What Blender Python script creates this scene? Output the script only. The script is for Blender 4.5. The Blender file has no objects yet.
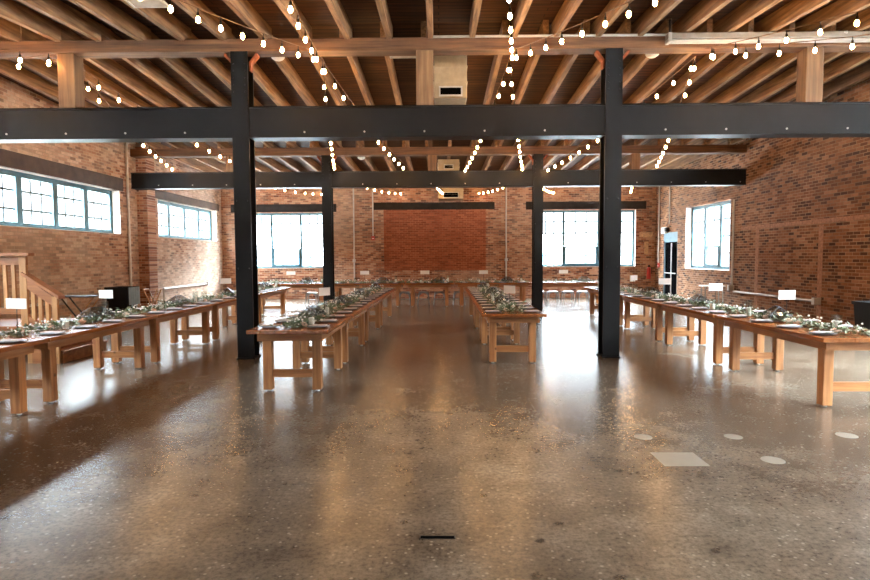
import bpy, bmesh, math, random
from mathutils import Vector, Matrix
random.seed(7)
S = bpy.context.scene
COL = S.collection
R = math.radians
PI = math.pi

# ------------------------------------------------------------------ colours / materials
def lin(c):
    return tuple(((v/255)/12.92 if v/255 <= .04045 else ((v/255+.055)/1.055)**2.4) for v in c)
def c4(c): return (*lin(c), 1)

class NT:
    def __init__(s, name):
        s.m = bpy.data.materials.new(name); s.m.use_nodes = True
        s.t = s.m.node_tree; s.t.nodes.clear()
        s.out = s.n('ShaderNodeOutputMaterial')
    def n(s, typ, **kw):
        nd = s.t.nodes.new(typ)
        for k, v in kw.items():
            if k.startswith('i_'):
                key = k[2:]
                key = int(key) if key.isdigit() else key.replace('_', ' ')
                nd.inputs[key].default_value = v
            else: setattr(nd, k, v)
        return nd
    def l(s, a, b): s.t.links.new(a, b)
    def bsdf(s, rough=.5, metal=0, spec=.5):
        b = s.n('ShaderNodeBsdfPrincipled')
        b.inputs['Roughness'].default_value = rough; b.inputs['Metallic'].default_value = metal
        b.inputs['Specular IOR Level'].default_value = spec
        s.l(b.outputs[0], s.out.inputs[0]); return b
    def ramp(s, fac, stops):
        r = s.n('ShaderNodeValToRGB')
        while len(r.color_ramp.elements) < len(stops): r.color_ramp.elements.new(.5)
        for e, (p, c) in zip(r.color_ramp.elements, stops):
            e.position = p; e.color = c if len(c) == 4 else (*c, 1)
        s.l(fac, r.inputs[0]); return r.outputs[0]
    def mix(s, fac, a, b, mode='MIX'):
        m = s.n('ShaderNodeMix', data_type='RGBA', blend_type=mode)
        for i, v in ((0, fac), (6, a), (7, b)):
            if hasattr(v, 'links'): s.l(v, m.inputs[i])
            else: m.inputs[i].default_value = v
        return m.outputs[2]
    def noise(s, vec, scale, detail=4, rough=.55):
        n = s.n('ShaderNodeTexNoise'); n.inputs['Scale'].default_value = scale
        n.inputs['Detail'].default_value = detail; n.inputs['Roughness'].default_value = rough
        s.l(vec, n.inputs['Vector']); return n.outputs[0]
    def coord(s): return s.n('ShaderNodeTexCoord').outputs['Object']
    def mapping(s, vec, scale=(1,1,1), loc=(0,0,0)):
        m = s.n('ShaderNodeMapping'); m.inputs['Scale'].default_value = scale; m.inputs['Location'].default_value = loc
        s.l(vec, m.inputs[0]); return m.outputs[0]
    def bump(s, b, h, strength=.3, dist=.02):
        n = s.n('ShaderNodeBump'); n.inputs['Strength'].default_value = strength; n.inputs['Distance'].default_value = dist
        s.l(h, n.inputs['Height']); s.l(n.outputs[0], b.inputs['Normal'])

def plain(name, col, rough=.5, metal=0, spec=.5, var=.15, scale=8):
    t = NT(name); b = t.bsdf(rough, metal, spec)
    n = t.noise(t.coord(), scale)
    c = lin(col)
    lo = tuple(v*(1-var) for v in c); hi = tuple(min(1, v*(1+var)) for v in c)
    t.l(t.ramp(n, [(.3, lo), (.7, hi)]), b.inputs['Base Color'])
    return t.m

def brick(name, axis, ramp, mortar, patch=None, bw=.215, bh=.072, pscale=.35):
    """axis: 'x' wall facing +-X (u=Y), 'y' wall facing +-Y (u=X). Weathered patches come from noise."""
    t = NT(name); b = t.bsdf(.85, 0, .25)
    co = t.coord()
    sp = t.n('ShaderNodeSeparateXYZ'); t.l(co, sp.inputs[0])
    cb = t.n('ShaderNodeCombineXYZ')
    t.l(sp.outputs['Y' if axis == 'x' else 'X'], cb.inputs[0]); t.l(sp.outputs['Z'], cb.inputs[1])
    br = t.n('ShaderNodeTexBrick'); br.offset = .5
    t.l(cb.outputs[0], br.inputs['Vector'])
    for k, v in dict(Color1=(0,0,0,1), Color2=(1,1,1,1), Mortar=(.5,.5,.5,1)).items(): br.inputs[k].default_value = v
    for k, v in {'Scale':1, 'Mortar Size':.007, 'Mortar Smooth':.3, 'Brick Width':bw, 'Row Height':bh, 'Bias':0}.items(): br.inputs[k].default_value = v
    col = t.ramp(br.outputs['Color'], ramp)
    big = t.noise(co, pscale, 5, .6)
    if patch:
        f = t.ramp(big, [(patch[1], (0,0,0)), (patch[2], (1,1,1))])
        col = t.mix(f, col, t.mix(.5, col, c4(patch[0])))
    fine = t.noise(co, 9, 5, .7)
    col = t.mix(.45, col, t.ramp(fine, [(.25, (.25,.25,.25)), (.75, (1,1,1))]), 'MULTIPLY')
    mf = t.mix(t.ramp(t.noise(co, 1.1, 4), [(.35, (0,0,0)), (.65, (1,1,1))]), c4(mortar), c4(tuple(v*.72 for v in mortar)))
    col = t.mix(br.outputs['Fac'], col, mf)
    t.l(col, b.inputs['Base Color'])
    inv = t.n('ShaderNodeMath', operation='SUBTRACT'); inv.inputs[0].default_value = 1; t.l(br.outputs['Fac'], inv.inputs[1])
    t.bump(b, inv.outputs[0], .6, .01)
    return t.m

def wood(name, dark, light, axis=1, rough=.4, grain=22, rnd=.25, knots=False, spec=.4):
    t = NT(name); b = t.bsdf(rough, 0, spec)
    co = t.coord(); oi = t.n('ShaderNodeObjectInfo')
    add = t.n('ShaderNodeVectorMath', operation='ADD'); t.l(co, add.inputs[0])
    sc = t.n('ShaderNodeVectorMath', operation='SCALE'); t.l(oi.outputs['Location'], sc.inputs[0]); sc.inputs['Scale'].default_value = 1.37
    t.l(sc.outputs[0], add.inputs[1])
    s = [grain, grain, grain]; s[axis] = grain*.055
    n = t.noise(t.mapping(add.outputs[0], tuple(s)), 1, 5, .62)
    col = t.ramp(n, [(.25, lin(dark)), (.72, lin(light))])
    n2 = t.noise(add.outputs[0], 1.6, 3)
    col = t.mix(.55, col, t.ramp(n2, [(.3, (.45,.42,.4)), (.65, (1,1,1))]), 'MULTIPLY')
    if knots:
        v = t.n('ShaderNodeTexVoronoi'); v.inputs['Scale'].default_value = 3.2
        t.l(add.outputs[0], v.inputs['Vector'])
        col = t.mix(t.ramp(v.outputs[0], [(.045, (.75,.75,.75)), (.085, (0,0,0))]), col, (*lin((60,34,18)), 1))
    rv = t.n('ShaderNodeMapRange'); t.l(oi.outputs['Random'], rv.inputs[0]); rv.inputs[3].default_value = 1-rnd; rv.inputs[4].default_value = 1+rnd*.4
    hsv = t.n('ShaderNodeHueSaturation'); t.l(rv.outputs[0], hsv.inputs['Value']); t.l(col, hsv.inputs['Color'])
    t.l(hsv.outputs[0], b.inputs['Base Color'])
    t.bump(b, n, .12, .004)
    return t.m

def glass(name, tint=(1,1,1), refl=.025):
    t = NT(name)
    tr = t.n('ShaderNodeBsdfTransparent'); tr.inputs[0].default_value = (*tint, 1)
    gl = t.n('ShaderNodeBsdfGlossy'); gl.inputs['Roughness'].default_value = .02
    lw = t.n('ShaderNodeLayerWeight'); lw.inputs[0].default_value = .15
    ad = t.n('ShaderNodeMath', operation='MULTIPLY_ADD'); t.l(lw.outputs['Facing'], ad.inputs[0]); ad.inputs[1].default_value = .08; ad.inputs[2].default_value = refl; ad.use_clamp = True
    mx = t.n('ShaderNodeMixShader'); t.l(ad.outputs[0], mx.inputs[0]); t.l(tr.outputs[0], mx.inputs[1]); t.l(gl.outputs[0], mx.inputs[2])
    t.l(mx.outputs[0], t.out.inputs[0]); return t.m

def emit(name, col, strength):
    t = NT(name); e = t.n('ShaderNodeEmission'); e.inputs[0].default_value = (*col, 1); e.inputs[1].default_value = strength
    t.l(e.outputs[0], t.out.inputs[0]); return t.m

def concrete():
    t = NT('polished_concrete'); b = t.bsdf(.25, 0, .5)
    co = t.coord()
    big = t.noise(co, .32, 6, .62); mid = t.noise(co, 2.6, 7, .72); fine = t.noise(co, 30, 4, .75)
    col = t.ramp(big, [(.3, lin((96,83,70))), (.5, lin((115,101,86))), (.72, lin((140,130,115)))])
    col = t.mix(.8, col, t.ramp(mid, [(.32, (.42,.39,.36)), (.66, (1.0,1.0,1.0))]), 'MULTIPLY')
    col = t.mix(.9, col, t.ramp(fine, [(.34, (.45,.43,.41)), (.5, (.9,.9,.9)), (.66, (1.2,1.19,1.16))]), 'MULTIPLY')
    v = t.n('ShaderNodeTexVoronoi'); v.inputs['Scale'].default_value = 17; t.l(co, v.inputs['Vector'])
    col = t.mix(t.ramp(v.outputs[0], [(.10, (.4,.4,.4)), (.2, (0,0,0))]), col, c4((170,158,140)))
    v2 = t.n('ShaderNodeTexVoronoi'); v2.inputs['Scale'].default_value = 3.1; t.l(t.mix(.12, co, fine), v2.inputs['Vector'])
    col = t.mix(t.ramp(v2.outputs[0], [(.06, (.85,.85,.85)), (.1, (0,0,0))]), col, c4((50,43,38)))
    # saw-cut joints every 6.05 m / 3.5 m
    sp = t.n('ShaderNodeSeparateXYZ'); t.l(co, sp.inputs[0])
    def cut(o, period, off):
        a = t.n('ShaderNodeMath', operation='ADD'); t.l(o, a.inputs[0]); a.inputs[1].default_value = off
        m = t.n('ShaderNodeMath', operation='PINGPONG'); t.l(a.outputs[0], m.inputs[0]); m.inputs[1].default_value = period/2
        r = t.n('ShaderNodeMath', operation='LESS_THAN'); t.l(m.outputs[0], r.inputs[0]); r.inputs[1].default_value = .006; return r.outputs[0]
    col = t.mix(cut(sp.outputs[1], 7.1, -9.6+71), col, c4((88,76,64)))
    col = t.mix(cut(sp.outputs[0], 6.05, 3.2+60.5), col, c4((88,76,64)))
    t.l(col, b.inputs['Base Color'])
    rr = t.ramp(big, [(.3, (.2,.2,.2)), (.7, (.27,.27,.27))]); t.l(rr, b.inputs['Roughness'])
    return t.m

def deckmat():
    t = NT('roof_boards'); b = t.bsdf(.75, 0, .2)
    co = t.coord()
    br = t.n('ShaderNodeTexBrick'); t.l(co, br.inputs['Vector'])
    for k, v in dict(Color1=(0,0,0,1), Color2=(1,1,1,1), Mortar=(0,0,0,1)).items(): br.inputs[k].default_value = v
    for k, v in {'Scale':1, 'Mortar Size':.008, 'Mortar Smooth':.2, 'Brick Width':3.3, 'Row Height':.14}.items(): br.inputs[k].default_value = v
    n = t.noise(t.mapping(co, (1.5, 24, 24)), 1, 5, .65)
    col = t.ramp(n, [(.25, lin((32,19,11))), (.75, lin((104,62,34)))])
    col = t.mix(.6, col, t.ramp(br.outputs['Color'], [(0, (.35,.33,.32)), (1, (1,1,1))]), 'MULTIPLY')
    col = t.mix(br.outputs['Fac'], col, (.004,.003,.002,1))
    t.l(col, b.inputs['Base Color'])
    return t.m

L = lin
M = dict(
    brick_left = brick('brick_left', 'x', [(0, L((92,48,34))), (.2, L((144,92,68))), (.45, L((172,120,92))), (.7, L((192,146,118))), (1, L((214,180,154)))], (196,178,158), ((214,198,182), .36, .58)),
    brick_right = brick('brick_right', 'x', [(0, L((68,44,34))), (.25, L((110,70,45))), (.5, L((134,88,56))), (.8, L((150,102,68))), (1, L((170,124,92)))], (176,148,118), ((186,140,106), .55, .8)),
    brick_back = brick('brick_back', 'y', [(0, L((88,46,34))), (.3, L((150,88,60))), (.6, L((178,116,82))), (1, L((204,156,124)))], (190,168,144), ((206,180,156), .45, .7)),
    brick_infill = brick('brick_infill', 'y', [(0, L((138,72,46))), (.5, L((158,86,56))), (1, L((176,102,70)))], (180,124,94)),
    brick_pier = brick('brick_pier', 'y', [(0, L((116,72,54))), (.5, L((168,114,88))), (1, L((202,158,128)))], (196,178,158)),  # ramp kept pale to paint in the light on the pier
    pale_mortar = plain('pale_mortar', (158,116,90), .9, scale=14, var=.35),
    unlit = plain('unlit_tube', (168,164,158), .3), fitting = plain('fitting_enamel', (128,122,114), .45), lintel_warm = plain('brown_lintel', (72,56,46), .7, 0, .2, .3, 5),
    pewter = plain('pewter_edge', (96,102,110), .4, .4),
    old_mortar = plain('old_mortar', (196,160,122), .9, scale=14, var=.35),
    whitewash = plain('whitewash', (226,220,212), .8, var=.2),
    floor = concrete(), deck = deckmat(),
    joist = wood('joist_wood', (78,53,34), (180,138,96), 1, .7, 18, .35),
    beamwood = wood('beam_wood', (56,36,22), (132,90,56), 0, .7, 16, .2),
    postwood = wood('post_wood', (84,58,38), (146,110,76), 2, .7, 16, .25),
    top = wood('table_top_wood', (124,68,32), (184,116,62), 1, .22, 20, .15, True, .5),
    tabx = wood('table_wood_cross', (134,82,44), (204,142,88), 0, .42, 20, .15, True),
    taby = wood('table_wood_long', (134,82,44), (204,142,88), 1, .42, 20, .15, True),
    tabz = wood('table_wood_leg', (138,84,46), (210,150,96), 2, .42, 20, .2, True),
    stairwood = wood('stair_wood', (120,72,40), (180,118,72), 0, .5, 16, .15),
    stairpost = wood('stair_post_wood', (140,92,54), (214,160,104), 2, .5, 16, .25),
    steel = plain('black_steel', (15,15,16), .42, 0, .22, .25, 5),
    lintel = plain('dark_lintel', (36,29,26), .65, 0, .2, .3, 5),
    rust = plain('rusty_iron', (140,72,38), .7, .2, .4, .4, 12),
    bolt = plain('bolt_head', (200,196,188), .35, .6),
    teal = plain('window_paint', (62,100,114), .5, 0, .5, .12),
    muntin = plain('muntin_paint', (84,98,104), .5),
    galv = plain('galvanised', (176,174,170), .4, .5, .5, .12),
    conduit = plain('conduit_paint', (196,190,182), .5, .2),
    duct = plain('duct_tan', (170,150,120), .5, .2, .5, .15),
    grille = plain('grille_metal', (196,192,184), .5),
    dark = plain('dark_void', (8,8,9), .95, 0, 0),
    doorblack = plain('door_black', (10,10,11), .9, 0, 0),
    white = plain('white_card', (240,238,234), .6, var=.03),
    lightblue = plain('pale_blue_panel', (92,122,136), .5),
    red = plain('red_enamel', (176,34,26), .35),
    bin = plain('black_plastic', (9,10,11), .5, 0, .25),
    liner = plain('liner_side_light', (120,144,158), .3),  # pale blue puts the light on the bin's side into the liner
    glass = glass('window_glass'), vase = glass('clear_glass', (.93,.96,.95), .08), terr = glass('terrarium_glass', (.74,.80,.84), .24),
    plate = plain('grey_stoneware', (134,140,148), .25, var=.1), napkin = plain('napkin_linen', (206,196,192), .8, var=.08, scale=30),
    leaf = plain('sage_leaf', (112,128,102), .55, var=.35, scale=14), leafdark = plain('green_leaf', (66,92,50), .5, var=.4, scale=14),
    stem = plain('plant_stem', (82,86,56), .6), petal = plain('blush_petal', (236,206,184), .6, var=.08), petal2 = plain('cream_petal', (240,228,212), .6, var=.06),
    blossom = plain('tiny_white_blossom', (238,238,230), .7, var=.05),
    wax = plain('candle_wax', (240,234,220), .5, var=.03), wire = plain('black_wire', (24,22,20), .5, .4),
    cord = plain('light_cord', (90,62,36), .6),
    chrome = plain('stool_steel', (150,152,152), .3, .85, .5, .1),
    bulb = emit('bulb_glow', (1, .52, .18), 80),
    patch = plain('floor_patch', (128,119,106), .3, var=.08, scale=5),
    extwall = plain('outside_render', (210,212,214), .8), extground = plain('outside_paving', (170,168,164), .8), extblue = plain('outside_blue', (70,120,150), .6),
    tray = plain('tray_top', (205,210,208), .4),
)

# ------------------------------------------------------------------ mesh helpers
class MB:
    def __init__(s): s.bm = bmesh.new()
    def box(s, lo, hi, bev=0, rot=None):
        lo, hi = Vector(lo), Vector(hi); c = (lo+hi)/2; d = hi-lo
        m = Matrix.Translation(c) @ (rot.to_4x4() if rot else Matrix()) @ Matrix.Diagonal((d.x, d.y, d.z, 1))
        r = bmesh.ops.create_cube(s.bm, size=1, matrix=m)
        if bev:
            es = list({e for v in r['verts'] for e in v.link_edges})
            bmesh.ops.bevel(s.bm, geom=es, offset=bev, segments=1, affect='EDGES', profile=.5)
        return s
    def tube(s, pts, r, n=8, caps=True):
        pts = [Vector(p) for p in pts]; rings = []
        rs = r if isinstance(r, (list, tuple)) else [r]*len(pts)
        up = None
        for i, p in enumerate(pts):
            t = (pts[min(i+1, len(pts)-1)] - pts[max(i-1, 0)]).normalized()
            if up is None: up = Vector((0,0,1)) if abs(t.z) < .9 else Vector((1,0,0))
            a = t.cross(up).normalized(); up = a.cross(t).normalized()
            rings.append([s.bm.verts.new(p + (a*math.cos(2*PI*k/n) + up*math.sin(2*PI*k/n))*rs[i]) for k in range(n)])
        for a, b in zip(rings, rings[1:]):
            for k in range(n): s.bm.faces.new((a[k], a[(k+1)%n], b[(k+1)%n], b[k]))
        if caps:
            s.bm.faces.new(rings[0]); s.bm.faces.new(rings[-1][::-1])
        return s
    def lathe(s, prof, n=16, c=(0,0,0), close=True):
        rings = []
        for r, z in prof:
            if r < 1e-5: rings.append([s.bm.verts.new((c[0], c[1], c[2]+z))])
            else: rings.append([s.bm.verts.new((c[0]+r*math.cos(2*PI*k/n), c[1]+r*math.sin(2*PI*k/n), c[2]+z)) for k in range(n)])
        for a, b in zip(rings, rings[1:]):
            for k in range(n):
                k2 = (k+1) % n
                f = [a[k], a[k2], b[k2], b[k]] if len(a) > 1 and len(b) > 1 else ([a[0], b[k2], b[k]] if len(a) == 1 else [a[k], a[k2], b[0]])
                s.bm.faces.new(f)
        return s
    def prism(s, poly, vec):
        vec = Vector(vec); a = [s.bm.verts.new(p) for p in poly]; b = [s.bm.verts.new(Vector(p)+vec) for p in poly]
        s.bm.faces.new(a[::-1]); s.bm.faces.new(b); n = len(a)
        for k in range(n): s.bm.faces.new((a[k], a[(k+1)%n], b[(k+1)%n], b[k]))
        return s
    def build(s, name, mat, parent=None, smooth=False, loc=(0,0,0)):
        bmesh.ops.recalc_face_normals(s.bm, faces=s.bm.faces[:])
        me = bpy.data.meshes.new(name); s.bm.to_mesh(me); s.bm.free()
        me.materials.append(M[mat] if isinstance(mat, str) else mat)
        if smooth:
            for p in me.polygons: p.use_smooth = True
            try: me.set_sharp_from_angle(angle=R(40))
            except Exception: pass
        o = bpy.data.objects.new(name, me); COL.objects.link(o); o.location = loc
        if parent: o.parent = parent
        return o
def B(lo, hi, name, mat, parent=None, bev=0): return MB().box(lo, hi, bev).build(name, mat, parent)
def tag(o, label=None, cat=None, group=None, kind=None):
    for k, v in (('label', label), ('category', cat), ('group', group), ('kind', kind)):
        if v: o[k] = v
    return o
def empty(name, loc=(0,0,0), rz=0, **kw):
    o = bpy.data.objects.new(name, None); COL.objects.link(o); o.location = loc; o.rotation_euler = (0,0,rz); o.empty_display_size = .1
    return tag(o, **kw)
def dup(o, parent=None):
    c = o.copy(); COL.objects.link(c)
    if parent: c.parent = parent
    for ch in list(o.children): dup(ch, c)
    return c
ORD = ['first','second','third','fourth','fifth','sixth','seventh','eighth','ninth','tenth','eleventh','twelfth','thirteenth','fourteenth','fifteenth','sixteenth','seventeenth','eighteenth','nineteenth','twentieth','twenty-first','twenty-second','twenty-third','twenty-fourth','twenty-fifth','twenty-sixth','twenty-seventh','twenty-eighth','twenty-ninth','thirtieth']

# ------------------------------------------------------------------ room numbers (metres; camera stands at the origin looking along +Y)
XL, XR, YB, YF = -8.78, 8.65, 23.4, -5.0
WT = .34
def zj(y):   # underside of the joists
    if y < 9.6: return 5.18 - .075*(9.6-y)
    if y < 16.7: return 5.18 - .40*(y-9.6)/7.1
    return 4.78 - .18*(y-16.7)/6.7
JH = .27

def wall_cells(axis, p0, p1, u0, u1, z0, z1, holes, name, mat, label):
    """A wall slab between p0..p1 (thickness) with rectangular openings (ua, ub, za, zb)."""
    us = sorted({u0, u1, *[h[0] for h in holes], *[h[1] for h in holes]}); zs = sorted({z0, z1, *[h[2] for h in holes], *[h[3] for h in holes]})
    mb = MB()
    for a, b in zip(us, us[1:]):
        for c, d in zip(zs, zs[1:]):
            if any(h[0] <= a and b <= h[1] and h[2] <= c and d <= h[3] for h in holes): continue
            if axis == 'x': mb.box((p0, a, c), (p1, b, d))
            else: mb.box((a, p0, c), (b, p1, d))
    bmesh.ops.remove_doubles(mb.bm, verts=mb.bm.verts[:], dist=1e-4)
    seen = {}
    for f in mb.bm.faces[:]:
        seen.setdefault(tuple(sorted(v.index if v.index >= 0 else id(v) for v in f.verts)), []).append(f)
    mb.bm.verts.index_update()
    seen = {}
    for f in mb.bm.faces[:]: seen.setdefault(tuple(sorted(v.index for v in f.verts)), []).append(f)
    bmesh.ops.delete(mb.bm, geom=[f for fs in seen.values() if len(fs) > 1 for f in fs], context='FACES')
    return tag(mb.build(name, mat), label, None, None, 'structure')

# openings
W1 = (11.25, 15.95, 2.34, 3.53); W2 = (18.1, 22.85, 2.33, 3.53)       # left wall, in view
W3 = (4.3, 9.0, 2.34, 3.53); W4 = (-2.6, 2.1, 2.34, 3.53)             # left wall, beside and behind the camera
RW = (17.4, 20.55, 1.22, 3.35); RD = (21.25, 22.55, 0, 2.55)          # right wall window and door
RW2 = (1.0, 5.4, 1.0, 3.9); RW3 = (6.3, 10.4, 1.0, 3.9); RW4 = (-4, -.4, 1.0, 3.35)  # unseen side windows, the two tallest raised to brighten the right floor
BWL = (-8.05, -4.55, 1.25, 3.48); BWR = (3.85, 7.85, 1.25, 3.52)      # back wall windows
FW = [(-7.6, -4.6, 1.0, 3.5), (4.8, 7.8, 1.0, 3.5)]

wall_cells('x', XL-WT, XL, YF, YB+WT, 0, 6, [W1, W2, W3, W4], 'wall_left', 'brick_left', 'weathered red brick wall with high strip windows')
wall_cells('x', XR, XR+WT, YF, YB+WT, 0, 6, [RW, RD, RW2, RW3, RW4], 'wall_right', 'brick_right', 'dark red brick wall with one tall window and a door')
wall_cells('y', YB, YB+WT, XL, XR, 0, 6, [BWL, BWR], 'wall_back', 'brick_back', 'far brick wall with two steel windows')
wall_cells('y', YF-WT, YF, XL-WT, XR+WT, 0, 6, FW, 'wall_front', 'brick_back', 'brick wall behind the viewer')
tag(B((XL-WT, YF-WT, -.2), (XR+WT, YB+WT, 0), 'floor', 'floor'), 'polished speckled concrete floor', None, None, 'structure')
# roof deck
mb = MB()
ys = [YF-WT, 9.6, 16.7, YB+WT]
poly = [(XL-WT, y, zj(y)+JH) for y in ys] + [(XL-WT, y, zj(y)+JH+.06) for y in ys[::-1]]
mb.prism(poly, (XR-XL+2*WT, 0, 0))
tag(mb.build('ceiling', 'deck'), 'dark brown roof boards above the joists', None, None, 'structure')

# brick pier on the left wall, infilled opening and mortar scars
tag(B((XL, 16.87, 0), (XL+.3, 17.35, 4.9), 'wall_pier', 'brick_pier'), 'brick pier between the two left strip windows', None, None, 'structure')
tag(B((-2.25, YB-.012, 1.14), (1.85, YB, 3.58), 'wall_infill', 'brick_infill'), 'smooth orange brick filling an old opening in the far wall', None, None, 'structure')
def scar(lo, hi, label, mat='pale_mortar'): tag(B(lo, hi, 'wall_patch', mat), label, None, None, 'structure')
scar((XR-.006, 6.0, 2.39), (XR, 16.8, 2.49), 'pale horizontal mortar scar on the right wall')
scar((XR-.006, 15.85, 0.2), (XR, 16.0, 2.39), 'pale vertical mortar scar on the right wall near the window')
scar((XR-.006, 13.2, 0.2), (XR, 13.36, 2.35), 'pale vertical mortar scar in the middle of the right wall')
scar((8.0, YB-.008, 2.42), (8.55, YB, 2.62), 'pale mortar patch above the fire extinguisher', 'old_mortar')
scar((8.2, YB-.008, 1.75), (8.36, YB, 2.25), 'pale narrow mortar patch beside the fire extinguisher', 'old_mortar')

# ------------------------------------------------------------------ windows
PORTALS = []
def window(name, label, axis, gp, u0, u1, z0, z1, inside, panels, rows, cols, hopper=None, fw=.085, mw=.11):
    """gp glass plane coordinate; inside = +1/-1 direction of the room along that axis. panels = relative widths."""
    w = empty(name, (0,0,0), label=label, kind='structure')
    if axis == 'x': fw, mw = .11, .17
    else: mw = .085
    def bx(mb, ua, ub, za, zb, d0, d1):
        a, b = gp+inside*d0, gp+inside*d1; a, b = min(a, b), max(a, b)
        if axis == 'x': mb.box((a, ua, za), (b, ub, zb))
        else: mb.box((ua, a, za), (ub, b, zb))
    mb = MB()
    bx(mb, u0, u0+fw, z0, z1, -.03, .06); bx(mb, u1-fw, u1, z0, z1, -.03, .06)
    bx(mb, u0+fw, u1-fw, z0, z0+fw, -.03, .06); bx(mb, u0+fw, u1-fw, z1-fw, z1, -.03, .06)
    mb.build('window_frame', 'teal', w)
    tot = sum(panels); x = u0; edges = [u0]
    for p in panels: x += (u1-u0)*p/tot; edges.append(x)
    for e in edges[1:-1]:
        mb = MB(); bx(mb, e-mw/2, e+mw/2, z0+fw, z1-fw, -.03, .06); mb.build('mullion', 'teal', w)
    for i, (a, b) in enumerate(zip(edges, edges[1:])):
        a += fw if i == 0 else mw/2; b -= fw if i == len(panels)-1 else mw/2
        mb = MB(); bx(mb, a, b, z0+fw, z1-fw, -.004, .004); g = mb.build('window_pane', 'glass', w)
        mb = MB()
        for r in range(1, rows):
            z = z0 + (z1-z0)*r/rows; bx(mb, a, b, z-.02, z+.02, -.012, .014)
        for c in range(1, cols):
            u = a + (b-a)*c/cols; bx(mb, u-.02, u+.02, z0+fw, z1-fw, -.012, .014)
        mb.build('muntin', 'muntin', g)
    if hopper is not None:
        a, b = edges[hopper]+mw/2, edges[hopper+1]-mw/2; zt = z0 + (z1-z0)*.36; h = .06
        mb = MB()
        bx(mb, a, a+h, z0+fw, zt, -.03, .08); bx(mb, b-h, b, z0+fw, zt, -.03, .08); bx(mb, a+h, b-h, z0+fw, z0+fw+h, -.03, .08); bx(mb, a+h, b-h, zt-h, zt, -.03, .08)
        mb.build('hopper_frame', 'teal', w)
    PORTALS.append((axis, gp, inside, u0, u1, z0, z1))
    return w
gl, gr_ = XL-.27, XR+.26
strip = [1,1,1,1]
window('window_1', 'long four-panel strip window above the wooden stair', 'x', gl, *W1, 1, strip, 3, 3)
window('window_2', 'shorter-looking strip window beyond the brick pier', 'x', gl, *W2, 1, strip, 3, 3)
window('window_3', 'strip window out of frame', 'x', gl, *W3, 1, strip, 3, 3)
window('window_4', 'strip window behind the viewer', 'x', gl, *W4, 1, strip, 3, 3)
window('window_5', 'tall three-part window beside the black door', 'x', gr_, *RW, -1, [1,1.05,1], 4, 2, 1)
window('window_6', 'tall side window out of frame', 'x', gr_, *RW2, -1, [1,1,1], 4, 2)
window('window_7', 'tall side window out of frame near the end of the table row', 'x', gr_, *RW3, -1, [1,1,1], 4, 2)
window('window_8', 'tall side window behind the viewer', 'x', gr_, *RW4, -1, [1,1,1], 4, 2)
window('window_9', 'square steel window in the far wall, wooden stair side', 'y', YB+.2, *BWL, -1, [1.15,1.1,1], 5, 3, 1)
window('window_10', 'square steel window in the far wall, black door side', 'y', YB+.2, *BWR, -1, [1.1,1.35,1.4], 5, 3, 1)
for i, f in enumerate(FW): window('window_%d' % (11+i), 'window in the wall behind the viewer', 'y', YF-.2, *f, 1, [1,1,1], 4, 2)
# painted white reveals (thin plaster linings of the openings)
def reveal(axis, p0, p1, h, name='trim_1', full=True):
    mb = MB(); t = .012
    a, b = min(p0, p1), max(p0, p1)
    for (ua, ub, za, zb) in ((h[0], h[0]+t, h[2], h[3]), (h[1]-t, h[1], h[2], h[3]), (h[0], h[1], h[2], h[2]+t)):
        if axis == 'x': mb.box((a, ua, za), (b, ub, zb))
        else: mb.box((ua, a, za), (ub, b, zb))
    tag(mb.build(name, 'whitewash'), 'white painted reveal of a window opening', None, 'window reveals', 'structure')
for i, h in enumerate((W1, W2)): reveal('x', XL-.2, XL+.004, h, 'trim_%d' % (i+1))
reveal('x', XR-.004, XR+.2, RW, 'trim_3')
for i, h in enumerate((BWL, BWR)): reveal('y', YB-.004, YB+.13, h, 'trim_%d' % (i+4))
# lintels
def lintel(lo, hi, label): tag(B(lo, hi, 'lintel', 'lintel_warm' if 'strip' in label else 'lintel', None, .008), label, 'lintel', None, 'structure')
lintel((XL-.1, 10.9, 3.53), (XL+.03, 16.12, 3.88), 'dark steel lintel over the strip window above the stair')
lintel((XL-.1, 17.8, 3.53), (XL+.03, 23.1, 3.8), 'dark steel lintel over the strip window beyond the pier')
lintel((-8.4, YB-.03, 3.50), (-4.15, YB+.1, 3.82), 'dark lintel over the far window on the stair side')
lintel((-2.65, YB-.03, 3.57), (2.2, YB+.1, 3.86), 'dark lintel over the bricked-up opening in the far wall')
lintel((3.45, YB-.03, 3.55), (8.25, YB+.1, 3.86), 'dark lintel over the far window on the door side')
#lintel((XR-.02, 17.2, 3.35), (XR+.1, 20.75, 3.52), 'thin lintel over the tall window beside the door')

# door on the right wall
d = empty('door_1', (0,0,0), label='black glazed door under a pale blue panel beyond the tall window', kind='structure')
mb = MB()
mb.box((XR+.02, RD[0], 0), (XR+.14, RD[0]+.06, 2.25)).box((XR+.02, RD[1]-.06, 0), (XR+.14, RD[1], 2.25)).box((XR+.02, RD[0], 2.19), (XR+.14, RD[1], 2.25))
mb.build('door_frame', 'lightblue', d)
B((XR+.0, RD[0], 2.25), (XR+.12, RD[1], 2.55), 'transom_panel', 'lightblue', d)
lf = B((XR+.06, RD[0]+.06, .01), (XR+.11, RD[1]-.06, 2.19), 'door_leaf', 'doorblack', d)
B((XR+.05, RD[0]+.2, .3), (XR+.06, RD[1]-.22, 2.0), 'door_glass', 'dark', lf)
B((XR+.03, 21.86, .2), (XR+.06, 21.93, 2.15), 'door_stile', 'galv', lf)
MB().tube([(XR, RD[0]+.15, 1.02), (XR, RD[1]-.15, 1.02)], .02).build('push_bar', 'galv', lf)

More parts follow.
